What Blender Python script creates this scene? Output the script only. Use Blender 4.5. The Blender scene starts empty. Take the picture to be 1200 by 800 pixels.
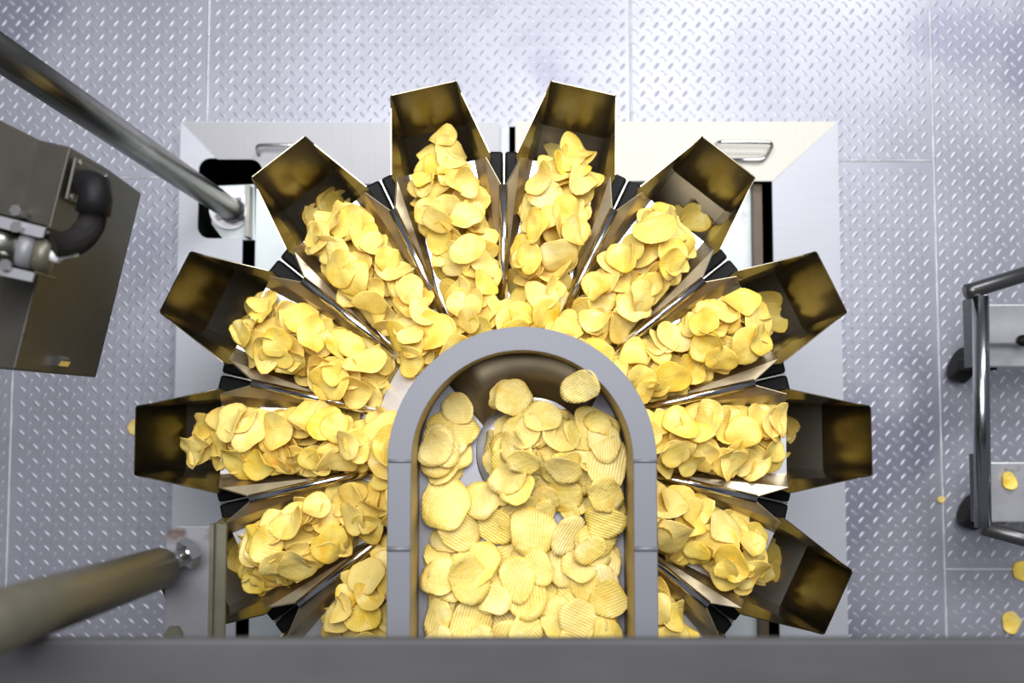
import bpy, bmesh, math, random
import numpy as np
from mathutils import Vector, Matrix
from mathutils.geometry import tessellate_polygon

R = math.radians
C = bpy.context.scene.collection
scene = bpy.context.scene

# ------------------------------------------------------------------ camera
H_CAM = 1.95
TILT = R(3.75)
FPX = 1200.0
cd = bpy.data.cameras.new('camera')
cd.sensor_width = 36.0
cd.lens = 36.0 * FPX / 1200.0
cd.clip_start = 0.05
cd.dof.use_dof = True
cd.dof.focus_distance = 1.33
cd.dof.aperture_fstop = 4.0
cam = bpy.data.objects.new('camera', cd)
cam.location = (0, 0, H_CAM)
cam.rotation_euler = (TILT, 0, 0)
C.objects.link(cam)
scene.camera = cam

# ------------------------------------------------------------------ light
world = bpy.data.worlds.new('hall')
scene.world = world
world.use_nodes = True
bg = world.node_tree.nodes['Background']
bg.inputs[0].default_value = (0.80, 0.84, 1.0, 1)
bg.inputs[1].default_value = 0.14


def area(name, loc, rot, size, size_y, power, color=(1, 1, 1)):
    l = bpy.data.lights.new(name, 'AREA')
    l.shape = 'RECTANGLE'
    l.size, l.size_y, l.energy, l.color = size, size_y, power, color
    o = bpy.data.objects.new(name, l)
    o.location, o.rotation_euler = loc, rot
    C.objects.link(o)
    return o


area('ceiling_lamp', (1.15, 1.9, 2.3), (R(-36), R(22), 0), 1.4, 0.5, 38, (0.98, 0.98, 1.0))
area('ceiling_lamp', (-0.1, 0.72, 2.95), (R(-13), 0, 0), 1.8, 1.2, 74, (0.98, 0.98, 1.0))

vs = scene.view_settings
vs.view_transform = 'Standard'
vs.look = 'None'
vs.gamma = 1.0
vs.use_curve_mapping = False
vs.exposure = 0.32


# ------------------------------------------------------------------ helpers
def ray(px, py):
    dx, dy = (px - 600.0) / FPX, -(py - 400.0) / FPX
    c, s = math.cos(TILT), math.sin(TILT)
    return Vector((dx, dy * c + s, dy * s - c))


def at(px, py, z):
    d = ray(px, py)
    t = (z - H_CAM) / d.z
    return Vector((d.x * t, d.y * t, z))


def on_plane(px, py, a, n):
    d = ray(px, py)
    o = Vector((0, 0, H_CAM))
    t = (a - o).dot(n) / d.dot(n)
    return o + d * t


def mesh_obj(name, verts, faces, mat, parent=None, smooth=False, loc=None):
    me = bpy.data.meshes.new(name)
    me.from_pydata([tuple(v) for v in verts], [], faces)
    me.validate()
    bm = bmesh.new()
    bm.from_mesh(me)
    bmesh.ops.recalc_face_normals(bm, faces=bm.faces)
    bm.to_mesh(me)
    bm.free()
    if smooth:
        me.polygons.foreach_set('use_smooth', [True] * len(me.polygons))
    if mat:
        me.materials.append(mat)
    o = bpy.data.objects.new(name, me)
    C.objects.link(o)
    if parent:
        o.parent = parent
    if loc:
        o.location = loc
    return o


def tag(o, label=None, cat=None, group=None, kind=None):
    if label:
        o['label'] = label
    if cat:
        o['category'] = cat
    if group:
        o['group'] = group
    if kind:
        o['kind'] = kind
    return o


def thing(name, label, cat, loc=(0, 0, 0), group=None):
    o = bpy.data.objects.new(name, None)
    o.empty_display_size = 0.05
    o.location = loc
    C.objects.link(o)
    return tag(o, label, cat, group)


class MB:
    """collects shapes, given in world coordinates, for one mesh"""

    def __init__(self):
        self.v, self.f = [], []

    def add(self, vs_, fs_):
        b = len(self.v)
        self.v += [Vector(p) for p in vs_]
        self.f += [tuple(i + b for i in q) for q in fs_]
        return self

    def box(self, lo, hi, M=None):
        x0, y0, z0 = lo
        x1, y1, z1 = hi
        p = [Vector(q) for q in ((x0, y0, z0), (x1, y0, z0), (x1, y1, z0), (x0, y1, z0),
                                 (x0, y0, z1), (x1, y0, z1), (x1, y1, z1), (x0, y1, z1))]
        if M is not None:
            p = [M @ q for q in p]
        return self.add(p, [(3, 2, 1, 0), (4, 5, 6, 7), (0, 1, 5, 4), (1, 2, 6, 5), (2, 3, 7, 6), (3, 0, 4, 7)])

    def hexa(self, bottom, top):
        n = len(bottom)
        fs_ = [tuple(reversed(range(n))), tuple(range(n, 2 * n))]
        fs_ += [(i, (i + 1) % n, n + (i + 1) % n, n + i) for i in range(n)]
        return self.add(list(bottom) + list(top), fs_)

    def tube(self, pts, rad, n=16, cap=True, rads=None):
        pts = [Vector(p) for p in pts]
        rings = []
        up = None
        for i, p in enumerate(pts):
            d = (pts[min(i + 1, len(pts) - 1)] - pts[max(i - 1, 0)]).normalized()
            if up is None:
                up = Vector((0, 0, 1)) if abs(d.z) < 0.9 else Vector((0, 1, 0))
            a = d.cross(up).normalized()
            b = a.cross(d).normalized()
            up = b
            r_ = rads[i] if rads else rad
            rings.append([p + (a * math.cos(2 * math.pi * k / n) + b * math.sin(2 * math.pi * k / n)) * r_ for k in range(n)])
        vs_ = [q for r_ in rings for q in r_]
        fs_ = []
        for i in range(len(pts) - 1):
            for k in range(n):
                k2 = (k + 1) % n
                fs_.append((i * n + k, i * n + k2, (i + 1) * n + k2, (i + 1) * n + k))
        if cap:
            fs_.append(tuple(range(n)))
            fs_.append(tuple(reversed(range((len(pts) - 1) * n, len(pts) * n))))
        return self.add(vs_, fs_)

    def prism(self, poly, z0, z1, zf=None):
        """poly: list of (x, y); z0/z1 added to zf(x, y)"""
        zf = zf or (lambda x, y: 0.0)
        n = len(poly)
        tri = tessellate_polygon([[Vector((p[0], p[1], 0)) for p in poly]])
        b = [Vector((p[0], p[1], z0 + zf(p[0], p[1]))) for p in poly]
        t = [Vector((p[0], p[1], z1 + zf(p[0], p[1]))) for p in poly]
        fs_ = [tuple(q) for q in tri] + [tuple(i + n for i in q) for q in tri]
        fs_ += [(i, (i + 1) % n, n + (i + 1) % n, n + i) for i in range(n)]
        return self.add(b + t, fs_)

    def plate(self, quad, th):
        """a flat sheet with thickness th on the side opposite its normal"""
        q = [Vector(p) for p in quad]
        nrm = Vector((0, 0, 0))
        for i in range(1, len(q) - 1):
            nrm += (q[i] - q[0]).cross(q[i + 1] - q[0])
        nrm.normalize()
        return self.hexa([p - nrm * th for p in q], q)

    def build(self, name, mat, parent=None, smooth=False, bevel=0.0, segs=2):
        off = parent_loc(parent)
        o = mesh_obj(name, [v - off for v in self.v], self.f, mat, parent, smooth)
        if bevel:
            m = o.modifiers.new('bevel', 'BEVEL')
            m.width, m.segments, m.limit_method, m.angle_limit = bevel, segs, 'ANGLE', R(35)
        return o


def parent_loc(p):
    v = Vector((0, 0, 0))
    while p is not None:
        v += Vector(p.location)
        p = p.parent
    return v


# ------------------------------------------------------------------ materials
def new_mat(name):
    m = bpy.data.materials.new(name)
    m.use_nodes = True
    nt = m.node_tree
    b = nt.nodes['Principled BSDF']
    return m, nt, b


def metal(name, col, rough, metallic=1.0, noise=0.06, scale=(6, 6, 6), bump=0.0, stain=None, nscale=8.0, spec=0.5):
    m, nt, b = new_mat(name)
    N, L = nt.nodes, nt.links
    tc = N.new('ShaderNodeTexCoord')
    mp = N.new('ShaderNodeMapping')
    mp.inputs['Scale'].default_value = scale
    L.new(tc.outputs['Object'], mp.inputs['Vector'])
    nz = N.new('ShaderNodeTexNoise')
    nz.inputs['Scale'].default_value = nscale
    nz.inputs['Detail'].default_value = 6
    L.new(mp.outputs[0], nz.inputs['Vector'])
    cr = N.new('ShaderNodeValToRGB')
    c = Vector(col)
    cr.color_ramp.elements[0].position = 0.3
    cr.color_ramp.elements[1].position = 0.7
    cr.color_ramp.elements[0].color = (*(c * (1 - noise)), 1)
    cr.color_ramp.elements[1].color = (*(c * (1 + noise)), 1)
    L.new(nz.outputs['Fac'], cr.inputs[0])
    out = cr.outputs[0]
    if stain:
        n2 = N.new('ShaderNodeTexNoise')
        n2.inputs['Scale'].default_value = stain[1]
        n2.inputs['Detail'].default_value = 8
        L.new(tc.outputs['Object'], n2.inputs['Vector'])
        r2 = N.new('ShaderNodeValToRGB')
        r2.color_ramp.elements[0].position = stain[2]
        r2.color_ramp.elements[1].position = stain[2] + 0.08
        L.new(n2.outputs['Fac'], r2.inputs[0])
        mx = N.new('ShaderNodeMixRGB')
        L.new(r2.outputs[0], mx.inputs[0])
        L.new(out, mx.inputs[1])
        mx.inputs[2].default_value = (*stain[0], 1)
        out = mx.outputs[0]
    L.new(out, b.inputs['Base Color'])
    b.inputs['Metallic'].default_value = metallic
    b.inputs['Roughness'].default_value = rough
    b.inputs['Specular IOR Level'].default_value = spec
    if bump:
        bp = N.new('ShaderNodeBump')
        bp.inputs['Strength'].default_value = bump
        bp.inputs['Distance'].default_value = 0.002
        L.new(nz.outputs['Fac'], bp.inputs['Height'])
        L.new(bp.outputs[0], b.inputs['Normal'])
    return m


M = {}
M['floor'] = metal('tread_plate_steel', (0.315, 0.32, 0.365), 0.45, 0.5, 0.12, (1, 1, 1), 0.0, ((0.23, 0.23, 0.295), 2.2, 0.56), 5.0)
M['lug'] = metal('tread_lug_steel', (0.36, 0.365, 0.41), 0.48, 0.5, 0.05)
M['weld'] = metal('weld_bead', (0.55, 0.55, 0.58), 0.45, 0.5, 0.2, (60, 60, 60), 0.6)
M['frame'] = metal('satin_steel', (0.45, 0.46, 0.495), 0.5, 0.3, 0.03, (2, 40, 2))
M['frame_darker'] = metal('darker_satin_steel', (0.36, 0.36, 0.375), 0.5, 0.3, 0.03, (40, 2, 2))  # darker grey than the side strip, same roughness
M['cream'] = metal('cream_satin_steel', (0.50, 0.485, 0.425), 0.5, 0.2, 0.03, (40, 2, 2))
M['white'] = metal('pale_steel', (0.58, 0.63, 0.63), 0.5, 0.25, 0.06, (3, 3, 3), 0.0, ((0.38, 0.37, 0.33), 16, 0.66))
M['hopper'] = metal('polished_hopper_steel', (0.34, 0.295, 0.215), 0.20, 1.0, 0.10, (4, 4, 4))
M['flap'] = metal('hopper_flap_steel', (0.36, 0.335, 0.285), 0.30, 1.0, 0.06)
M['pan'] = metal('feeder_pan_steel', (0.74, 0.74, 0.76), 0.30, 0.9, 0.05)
M['panwall'] = metal('pan_side_steel_chip_tint', (0.50, 0.43, 0.29), 0.44, 1.0, 0.14, (5, 5, 5))  # brown-gold base colour paints in the reflection of the chips
M['rod'] = metal('bright_steel', (0.70, 0.69, 0.67), 0.16, 1.0, 0.04)
M['cone'] = metal('white_steel', (0.86, 0.86, 0.88), 0.35, 0.4, 0.03)
M['rim'] = metal('blasted_grey_steel', (0.150, 0.155, 0.175), 0.55, 0.2, 0.02, (60, 60, 60))
M['inner'] = metal('trough_steel', (0.32, 0.265, 0.175), 0.55, 1.0, 0.08)
M['troughfloor'] = metal('trough_floor_steel', (0.27, 0.27, 0.30), 0.5, 0.5, 0.04)
M['beam'] = metal('dull_grey_steel', (0.050, 0.050, 0.051), 0.6, 0.0, 0.14, (1.2, 3, 3), spec=0.25)
M['tube'] = metal('olive_grey_steel', (0.105, 0.098, 0.070), 0.45, 0.4, 0.08)
M['pipe'] = metal('brushed_pipe_steel', (0.24, 0.235, 0.21), 0.28, 1.0, 0.08)
M['bracket'] = metal('stained_bracket_steel', (0.15, 0.15, 0.163), 0.5, 0.2, 0.08, (5, 5, 5), 0.0, ((0.07, 0.04, 0.03), 22, 0.62))
M['box'] = metal('grubby_box_steel', (0.062, 0.057, 0.047), 0.45, 0.4, 0.10, (4, 4, 4), 0.0, ((0.04, 0.025, 0.015), 40, 0.70))
M['black'] = metal('black_plastic', (0.007, 0.007, 0.0075), 0.5, 0.0, 0.1, spec=0.12)
M['rubber'] = metal('black_rubber', (0.012, 0.011, 0.010), 0.6, 0.0, 0.1, spec=0.2)
M['pit'] = metal('pit_shade_black', (0.008, 0.008, 0.009), 0.9, 0.0, 0.1)  # near-black colour puts the shade of the deep opening into the surface
M['post'] = metal('brown_post_steel', (0.10, 0.07, 0.045), 0.5, 0.3, 0.1)
M['grey'] = metal('pale_grey_plastic', (0.45, 0.46, 0.45), 0.5, 0.0, 0.05)
M['ladder'] = metal('ladder_steel', (0.40, 0.41, 0.42), 0.22, 1.0, 0.06)
M['ladderdark'] = metal('dark_ladder_steel', (0.10, 0.10, 0.10), 0.35, 0.8, 0.06)
M['tray'] = metal('ladder_tread_steel', (0.55, 0.55, 0.57), 0.38, 0.7, 0.08, (4, 4, 4), 0.0, ((0.25, 0.20, 0.13), 18, 0.62))


def chip_mat(name, base, brown, ridged):
    m, nt, b = new_mat(name)
    N, L = nt.nodes, nt.links
    tc = N.new('ShaderNodeTexCoord')
    oi = N.new('ShaderNodeObjectInfo')
    ad = N.new('ShaderNodeVectorMath')
    ad.operation = 'ADD'
    mul = N.new('ShaderNodeMath')
    mul.operation = 'MULTIPLY'
    mul.inputs[1].default_value = 37.0
    L.new(oi.outputs['Random'], mul.inputs[0])
    L.new(tc.outputs['Object'], ad.inputs[0])
    L.new(mul.outputs[0], ad.inputs[1])
    nz = N.new('ShaderNodeTexNoise')
    nz.inputs['Scale'].default_value = 34
    nz.inputs['Detail'].default_value = 5
    L.new(ad.outputs[0], nz.inputs['Vector'])
    cr = N.new('ShaderNodeValToRGB')
    e = cr.color_ramp.elements
    e[0].position, e[0].color = 0.30, (*base[0], 1)
    e[1].position, e[1].color = 0.62, (*base[1], 1)
    x = e.new(0.78)
    x.color = (*base[2], 1)
    L.new(nz.outputs['Fac'], cr.inputs[0])
    # browned blotches
    n2 = N.new('ShaderNodeTexNoise')
    n2.inputs['Scale'].default_value = 26
    n2.inputs['Detail'].default_value = 3
    a2 = N.new('ShaderNodeVectorMath')
    a2.operation = 'ADD'
    L.new(ad.outputs[0], a2.inputs[0])
    a2.inputs[1].default_value = (5.3, 1.7, 9.1)
    L.new(a2.outputs[0], n2.inputs['Vector'])
    r2 = N.new('ShaderNodeValToRGB')
    r2.color_ramp.elements[0].position = 0.61
    r2.color_ramp.elements[1].position = 0.80
    L.new(n2.outputs['Fac'], r2.inputs[0])
    mx = N.new('ShaderNodeMixRGB')
    L.new(r2.outputs[0], mx.inputs[0])
    L.new(cr.outputs[0], mx.inputs[1])
    mx.inputs[2].default_value = (*brown, 1)
    # the rim of a chip fries darker
    ea = N.new('ShaderNodeAttribute')
    ea.attribute_name = 'edge'
    n3 = N.new('ShaderNodeTexNoise')
    n3.inputs['Scale'].default_value = 60
    L.new(a2.outputs[0], n3.inputs['Vector'])
    em = N.new('ShaderNodeMath')
    em.operation = 'MULTIPLY_ADD'
    L.new(n3.outputs['Fac'], em.inputs[0])
    em.inputs[1].default_value = 0.5
    L.new(ea.outputs['Fac'], em.inputs[2])
    er = N.new('ShaderNodeMapRange')
    er.inputs['From Min'].default_value = 1.05
    er.inputs['From Max'].default_value = 1.45
    er.inputs['To Max'].default_value = 0.75
    L.new(em.outputs[0], er.inputs['Value'])
    mx3 = N.new('ShaderNodeMixRGB')
    L.new(er.outputs[0], mx3.inputs[0])
    L.new(mx.outputs[0], mx3.inputs[1])
    mx3.inputs[2].default_value = (base[0][0] * .97, base[0][1] * .86, base[0][2] * .6, 1)
    mx = mx3
    # chip to chip tone
    hs = N.new('ShaderNodeHueSaturation')
    mr = N.new('ShaderNodeMapRange')
    mr.inputs['To Min'].default_value = 0.95
    mr.inputs['To Max'].default_value = 1.06
    L.new(oi.outputs['Random'], mr.inputs['Value'])
    L.new(mr.outputs[0], hs.inputs['Value'])
    mr2 = N.new('ShaderNodeMapRange')
    mr2.inputs['From Min'].default_value = 0.0
    mr2.inputs['To Min'].default_value = 0.95
    mr2.inputs['To Max'].default_value = 1.10
    fr = N.new('ShaderNodeMath')
    fr.operation = 'FRACT'
    m7 = N.new('ShaderNodeMath')
    m7.operation = 'MULTIPLY'
    m7.inputs[1].default_value = 7.31
    L.new(oi.outputs['Random'], m7.inputs[0])
    L.new(m7.outputs[0], fr.inputs[0])
    L.new(fr.outputs[0], mr2.inputs['Value'])
    L.new(mr2.outputs[0], hs.inputs['Saturation'])
    L.new(mx.outputs[0], hs.inputs['Color'])
    L.new(hs.outputs[0], b.inputs['Base Color'])
    b.inputs['Roughness'].default_value = 0.40
    b.inputs['Specular IOR Level'].default_value = 0.5
    wv = N.new('ShaderNodeTexNoise')
    wv.inputs['Scale'].default_value = 90 if not ridged else 160
    wv.inputs['Detail'].default_value = 3
    L.new(ad.outputs[0], wv.inputs['Vector'])
    bp = N.new('ShaderNodeBump')
    bp.inputs['Strength'].default_value = 0.6
    bp.inputs['Distance'].default_value = 0.003
    sw = N.new('ShaderNodeTexWave')
    sw.inputs['Scale'].default_value = 92
    sw.inputs['Distortion'].default_value = 0.4
    L.new(tc.outputs['Object'], sw.inputs['Vector'])
    wa = N.new('ShaderNodeMath')
    wa.operation = 'MULTIPLY_ADD'
    L.new(sw.outputs['Fac'], wa.inputs[0])
    wa.inputs[1].default_value = 0.0 if ridged else 0.07
    L.new(wv.outputs['Fac'], wa.inputs[2])
    L.new(wa.outputs[0], bp.inputs['Height'])
    L.new(bp.outputs[0], b.inputs['Normal'])
    # light comes through a thin chip
    tr = N.new('ShaderNodeBsdfTranslucent')
    L.new(hs.outputs[0], tr.inputs['Color'])
    ms = N.new('ShaderNodeMixShader')
    ms.inputs[0].default_value = 0.22
    out = N['Material Output']
    L.new(b.outputs[0], ms.inputs[1])
    L.new(tr.outputs[0], ms.inputs[2])
    L.new(ms.outputs[0], out.inputs['Surface'])
    return m


M['chip'] = chip_mat('thin_fried_potato', ((0.89, 0.64, 0.12), (0.93, 0.77, 0.24), (0.95, 0.84, 0.42)), (0.84, 0.42, 0.05), False)
M['ridged'] = chip_mat('ridged_fried_potato', ((0.85, 0.65, 0.17), (0.90, 0.75, 0.28), (0.93, 0.82, 0.44)), (0.80, 0.46, 0.07), True)

# ------------------------------------------------------------------ setting: tread plate floor and pit
ZF = 0.0
FX0 = at(212, 143, 0.04).x
FX1 = at(981, 143, 0.04).x
FY1 = at(600, 143, 0.04).y
FY0 = -0.62
S0 = at(11, 550, 0).x
S1 = at(244, 70, 0).x
S2 = at(739, 70, 0).x
S3 = at(1100, 400, 0).x
YB = at(150, 208, 0).y
YD = at(1040, 188, 0).y
YE = at(1150, 667, 0).y
EX, EY0, EY1 = 1.7, -1.3, 1.5
g = 0.0025
floor = bpy.data.objects.new('floor', None)
C.objects.link(floor)
floor['kind'] = 'structure'
polys = [
    [(-EX, EY0), (S0 - g, EY0), (S0 - g, YB - g), (-EX, YB - g)],
    [(-EX, YB + g), (FX0 - g, YB + g), (FX0 - g, FY1 + g), (S1 - g, FY1 + g), (S1 - g, EY1), (-EX, EY1)],
    [(S0 + g, FY0 + g), (FX0 - g, FY0 + g), (FX0 - g, YB - g), (S0 + g, YB - g)],
    [(S1 + g, FY1 + g), (S2 - g, FY1 + g), (S2 - g, EY1), (S1 + g, EY1)],
    [(S2 + g, FY1 + g), (FX1 + g, FY1 + g), (FX1 + g, YD + g), (S3 - g, YD + g), (S3 - g, EY1), (S2 + g, EY1)],
    [(FX1 + g, FY0 + g), (S3 - g, FY0 + g), (S3 - g, YD - g), (FX1 + g, YD - g)],
    [(S3 + g, YE + g), (EX, YE + g), (EX, EY1), (S3 + g, EY1)],
    [(S3 + g, EY0), (EX, EY0), (EX, YE - g), (S3 + g, YE - g)],
    [(S0 + g, EY0), (S3 - g, EY0), (S3 - g, FY0 - g), (S0 + g, FY0 - g)],
]


def inside(p, poly):
    x, y = p
    c = False
    n = len(poly)
    for i in range(n):
        x0, y0 = poly[i]
        x1, y1 = poly[(i + 1) % n]
        if (y0 > y) != (y1 > y) and x < (x1 - x0) * (y - y0) / (y1 - y0) + x0:
            c = not c
    return c


PITCH = 0.0272
rngf = random.Random(3)
for poly in polys:
    fp = MB().prism(poly, -0.006, ZF).build('floor_plate', M['floor'], floor)
    lm = MB()
    xs = [p[0] for p in poly]
    ys = [p[1] for p in poly]
    x0, x1, y0, y1 = max(min(xs), -1.15), min(max(xs), 1.15), max(min(ys), -0.85), min(max(ys), 1.05)
    ox, oy = rngf.uniform(0, PITCH), rngf.uniform(0, PITCH)
    ny, nx = int((y1 - y0) / PITCH) + 2, int((x1 - x0) / PITCH) + 2
    for j in range(ny):
        for i in range(nx):
            for q in (0, 1):
                cx = x0 + ox + (i - 0.5 + 0.5 * q) * PITCH
                cy = y0 + oy + (j - 0.5 + 0.5 * q) * PITCH
                a = R(52) if q == 0 else R(-42)
                dx, dy = math.cos(a), math.sin(a)
                hl, hw, hz = 0.0088, 0.0032, 0.0008
                P = []
                ok = True
                for (u, w) in ((-hl, 0), (-hl * .5, -hw), (hl * .5, -hw), (hl, 0), (hl * .5, hw), (-hl * .5, hw)):
                    p = (cx + dx * u - dy * w, cy + dy * u + dx * w)
                    P.append((p[0], p[1], ZF))
                    if (u == -hl or u == hl) and not inside(p, poly):
                        ok = False
                if not ok:
                    continue
                for u in (-hl * .45, hl * .45):
                    P.append((cx + dx * u, cy + dy * u, ZF + hz))
                lm.add(P, [(0, 1, 6), (1, 2, 7, 6), (2, 3, 7), (3, 4, 7), (4, 5, 6, 7), (5, 0, 6)])
    if lm.v:
        lo = lm.build('tread_lugs', M['lug'], fp)
        lo['kind'] = 'stuff'


def weld(p, q, w=0.006):
    p, q = Vector((p[0], p[1], 0)), Vector((q[0], q[1], 0))
    n = max(2, int((q - p).length / 0.012))
    d = (q - p).normalized()
    s = Vector((-d.y, d.x, 0))
    m = MB()
    V, F = [], []
    for i in range(n + 1):
        c = p + (q - p) * (i / n)
        ww = w * rngf.uniform(0.75, 1.2) / 2
        h = rngf.uniform(0.0010, 0.0022)
        V += [c - s * ww - Vector((0, 0, .002)), c - s * ww * .5 + Vector((0, 0, h)), c + s * ww * .5 + Vector((0, 0, h)), c + s * ww - Vector((0, 0, .002))]
    for i in range(n):
        for k in range(3):
            F.append((i * 4 + k, i * 4 + k + 1, i * 4 + 5 + k, i * 4 + 4 + k))
    m.add(V, F)
    return m.build('weld_seam', M['weld'], floor, True)


weld((S0, EY0), (S0, YB))
weld((S1, FY1), (S1, EY1))
weld((S2, FY1), (S2, EY1))
weld((S3, EY0), (S3, EY1))
weld((-EX, YB), (FX0, YB))
weld((FX1, YD), (S3, YD))
weld((S3, YE), (EX, YE))

pit = MB()
pit.box((FX0 - .02, FY0 - .02, -0.95), (FX1 + .02, FY1 + .02, -0.93))
for a, b in (((FX0 - .03, FY0 - .03), (FX0 - .01, FY1 + .03)), ((FX1 + .01, FY0 - .03), (FX1 + .03, FY1 + .03)),
             ((FX0 - .03, FY0 - .03), (FX1 + .03, FY0 - .01)), ((FX0 - .03, FY1 + .01), (FX1 + .03, FY1 + .03))):
    pit.box((a[0], a[1], -0.95), (b[0], b[1], -0.007))
po = pit.build('floor_pit', M['pit'])
po['kind'] = 'structure'

# ------------------------------------------------------------------ steel frame round the machine opening (two halves)
ZT = 0.04
fcx, fcy = (FX0 + FX1) / 2, (FY0 + FY1) / 2


def pz(px, py, z=ZT):
    v = at(px, py, z)
    return (v.x, v.y)


def rounded(pts, rads, n=5):
    """polygon with the given corner radii"""
    out = []
    m = len(pts)
    for i in range(m):
        p, r_ = Vector(pts[i]), rads[i]
        if r_ <= 0:
            out.append(tuple(p))
            continue
        a, b = (Vector(pts[i - 1]) - p).normalized(), (Vector(pts[(i + 1) % m]) - p).normalized()
        ang = a.angle(b)
        d = r_ / math.tan(ang / 2)
        c = p + (a + b).normalized() * (r_ / math.sin(ang / 2))
        s, e = p + a * d, p + b * d
        for k in range(n + 1):
            t = k / n
            v = s.lerp(e, t) - c
            out.append(tuple(c + v.normalized() * r_))
    return out


IXL, IXR = pz(283, 300)[0], pz(905, 260)[0]
IYT = pz(600, 213)[1]
IYB = FY0 + 0.11
HX0, HX1 = pz(232, 230)[0], pz(305, 230)[0]
HY1, HY0 = pz(260, 185)[1], pz(260, 279)[1]
MX, MY = pz(253, 185)
SL = 0.10
left_frame = thing('floor_frame', 'grey-white steel frame half with a rounded black cut-out around the pipe foot', 'frame', (FX0, FY1, 0))
poly = [(FX0, FY1), (MX, HY1), (HX0, HY1), (HX0, HY0), (IXL, HY0), (IXL, IYB), (FX0, FY0)]
poly = rounded(poly, [0, 0, .022, .022, 0, 0, 0])
MB().prism(poly, -0.004, 0, lambda x, y: ZT - SL * 0.3 * (x - FX0)).build('side_strip', M['frame'], left_frame)
GXL, GXR = pz(585, 143)[0], pz(604, 143)[0]
poly = [(FX0, FY1), (GXL, FY1), (GXL, IYT), (HX1, IYT), (HX1, HY1), (MX, HY1)]
poly = rounded(poly, [0, 0, 0, 0, .022, 0])
MB().prism(poly, -0.004, 0, lambda x, y: ZT - SL * 1.5 * (FY1 - y)).build('front_strip', M['frame_darker'], left_frame)
MB().prism([(FX0, FY0), (IXL, IYB), (fcx, IYB), (fcx, FY0)], -0.004, 0, lambda x, y: ZT - SL * .5 * (y - FY0)).build('rear_strip', M['frame'], left_frame)
right_frame = thing('floor_frame', 'cream steel frame half with a wide tapered wire handle', 'frame', (FX1, FY1, 0))
MB().prism([(GXR, FY1), (FX1, FY1), (IXR, IYT), (GXR, IYT)], -0.004, 0, lambda x, y: ZT + SL * .6 * (FY1 - y)).build('front_strip', M['cream'], right_frame)
MB().prism([(FX1, FY1), (FX1, FY0), (IXR, IYB), (IXR, IYT)], -0.004, 0, lambda x, y: ZT + SL * .35 * (FX1 - x)).build('side_strip', M['frame'], right_frame)
MB().prism([(fcx + .003, FY0), (fcx + .003, IYB), (IXR, IYB), (FX1, FY0)], -0.004, 0, lambda x, y: ZT - SL * .5 * (y - FY0)).build('rear_strip', M['frame'], right_frame)


def skirt(parent, p, q, mat):
    d = (Vector(q) - Vector(p)).normalized() * .0015
    n = Vector((-d.y, d.x))
    MB().hexa([(p[0] - n.x, p[1] - n.y, 0), (q[0] - n.x, q[1] - n.y, 0), (q[0] + n.x, q[1] + n.y, 0), (p[0] + n.x, p[1] + n.y, 0)],
              [(p[0] - n.x, p[1] - n.y, ZT - .002), (q[0] - n.x, q[1] - n.y, ZT - .002), (q[0] + n.x, q[1] + n.y, ZT - .002), (p[0] + n.x, p[1] + n.y, ZT - .002)]).build('edge_lip', mat, parent)


skirt(left_frame, (FX0, FY1), (FX0, FY0), M['frame'])
skirt(left_frame, (FX0, FY1), (GXL, FY1), M['frame'])
skirt(right_frame, (GXR, FY1), (FX1, FY1), M['cream'])
skirt(right_frame, (FX1, FY1), (FX1, FY0), M['frame'])


def wire_handle(pts, parent, z, rad=.0035):
    P = [at(x, y, zz) for x, y, zz in pts]
    Q = []
    for i, p in enumerate(P):
        if 0 < i < len(P) - 1:
            a, b = (P[i - 1] - p), (P[i + 1] - p)
            d = min(.012, a.length * .45, b.length * .45)
            for t in (0, .25, .5, .75, 1):
                s, e = p + a.normalized() * d, p + b.normalized() * d
                Q.append((1 - t) ** 2 * s + 2 * t * (1 - t) * p + t * t * e)
        else:
            Q.append(p)
    return MB().tube(Q, rad, 10).build('wire_handle', M['rod'], parent, True)


wire_handle([(303, 181, .035), (300, 170, .06), (368, 170, .06), (371, 181, .035)], left_frame, .05)
wire_handle([(842, 187, .05), (896, 187, .055), (907, 167, .07), (842, 166, .07), (838, 170, .045)], right_frame, .05)

# low parts inside the opening
bx0, bx1 = at(300, 240, 0.0).x, at(880, 260, 0.0).x
base = thing('machine_base', 'pale base plate of the weigher, showing between the hoppers and the frame', 'machine base', (fcx, fcy, 0))
MB().box((bx0, FY0 + .14, -0.02), (bx1, IYT + .02, 0.0)).build('base_plate', M['white'], base)
MB().box((at(880, 260, .0).x, FY0 + .14, -0.02), (at(890, 260, .0).x, IYT - .0, 0.022)).build('side_rail', M['post'], base)
MB().tube([(-.0115, -.042, 0.0), (-.0115, -.042, .36)], .24, 48).build('drum', M['frame'], base, False)
MB().box((GXL - .01, IYT - .02, -0.02), (GXR - .012, FY1 - .001, 0.012)).build('gap_plate', M['frame'], base)
foot = thing('pipe_foot', 'pale steel foot plate carrying the round flange in the cut-out', 'foot plate', tuple(at(275, 250, -0.02)))
MB().prism([pz(250, 218, 0), pz(298, 216, 0), pz(299, 281, 0), pz(262, 281, 0), pz(248, 262, 0)], -0.012, 0).build('plate', M['white'], foot)
MB().box((at(291, 280, .0).x, at(291, 280, .0).y, 0.0), (at(297, 222, 0).x, at(291, 220, 0).y, 0.03)).build('upright_blade', M['pipe'], foot)

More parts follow.
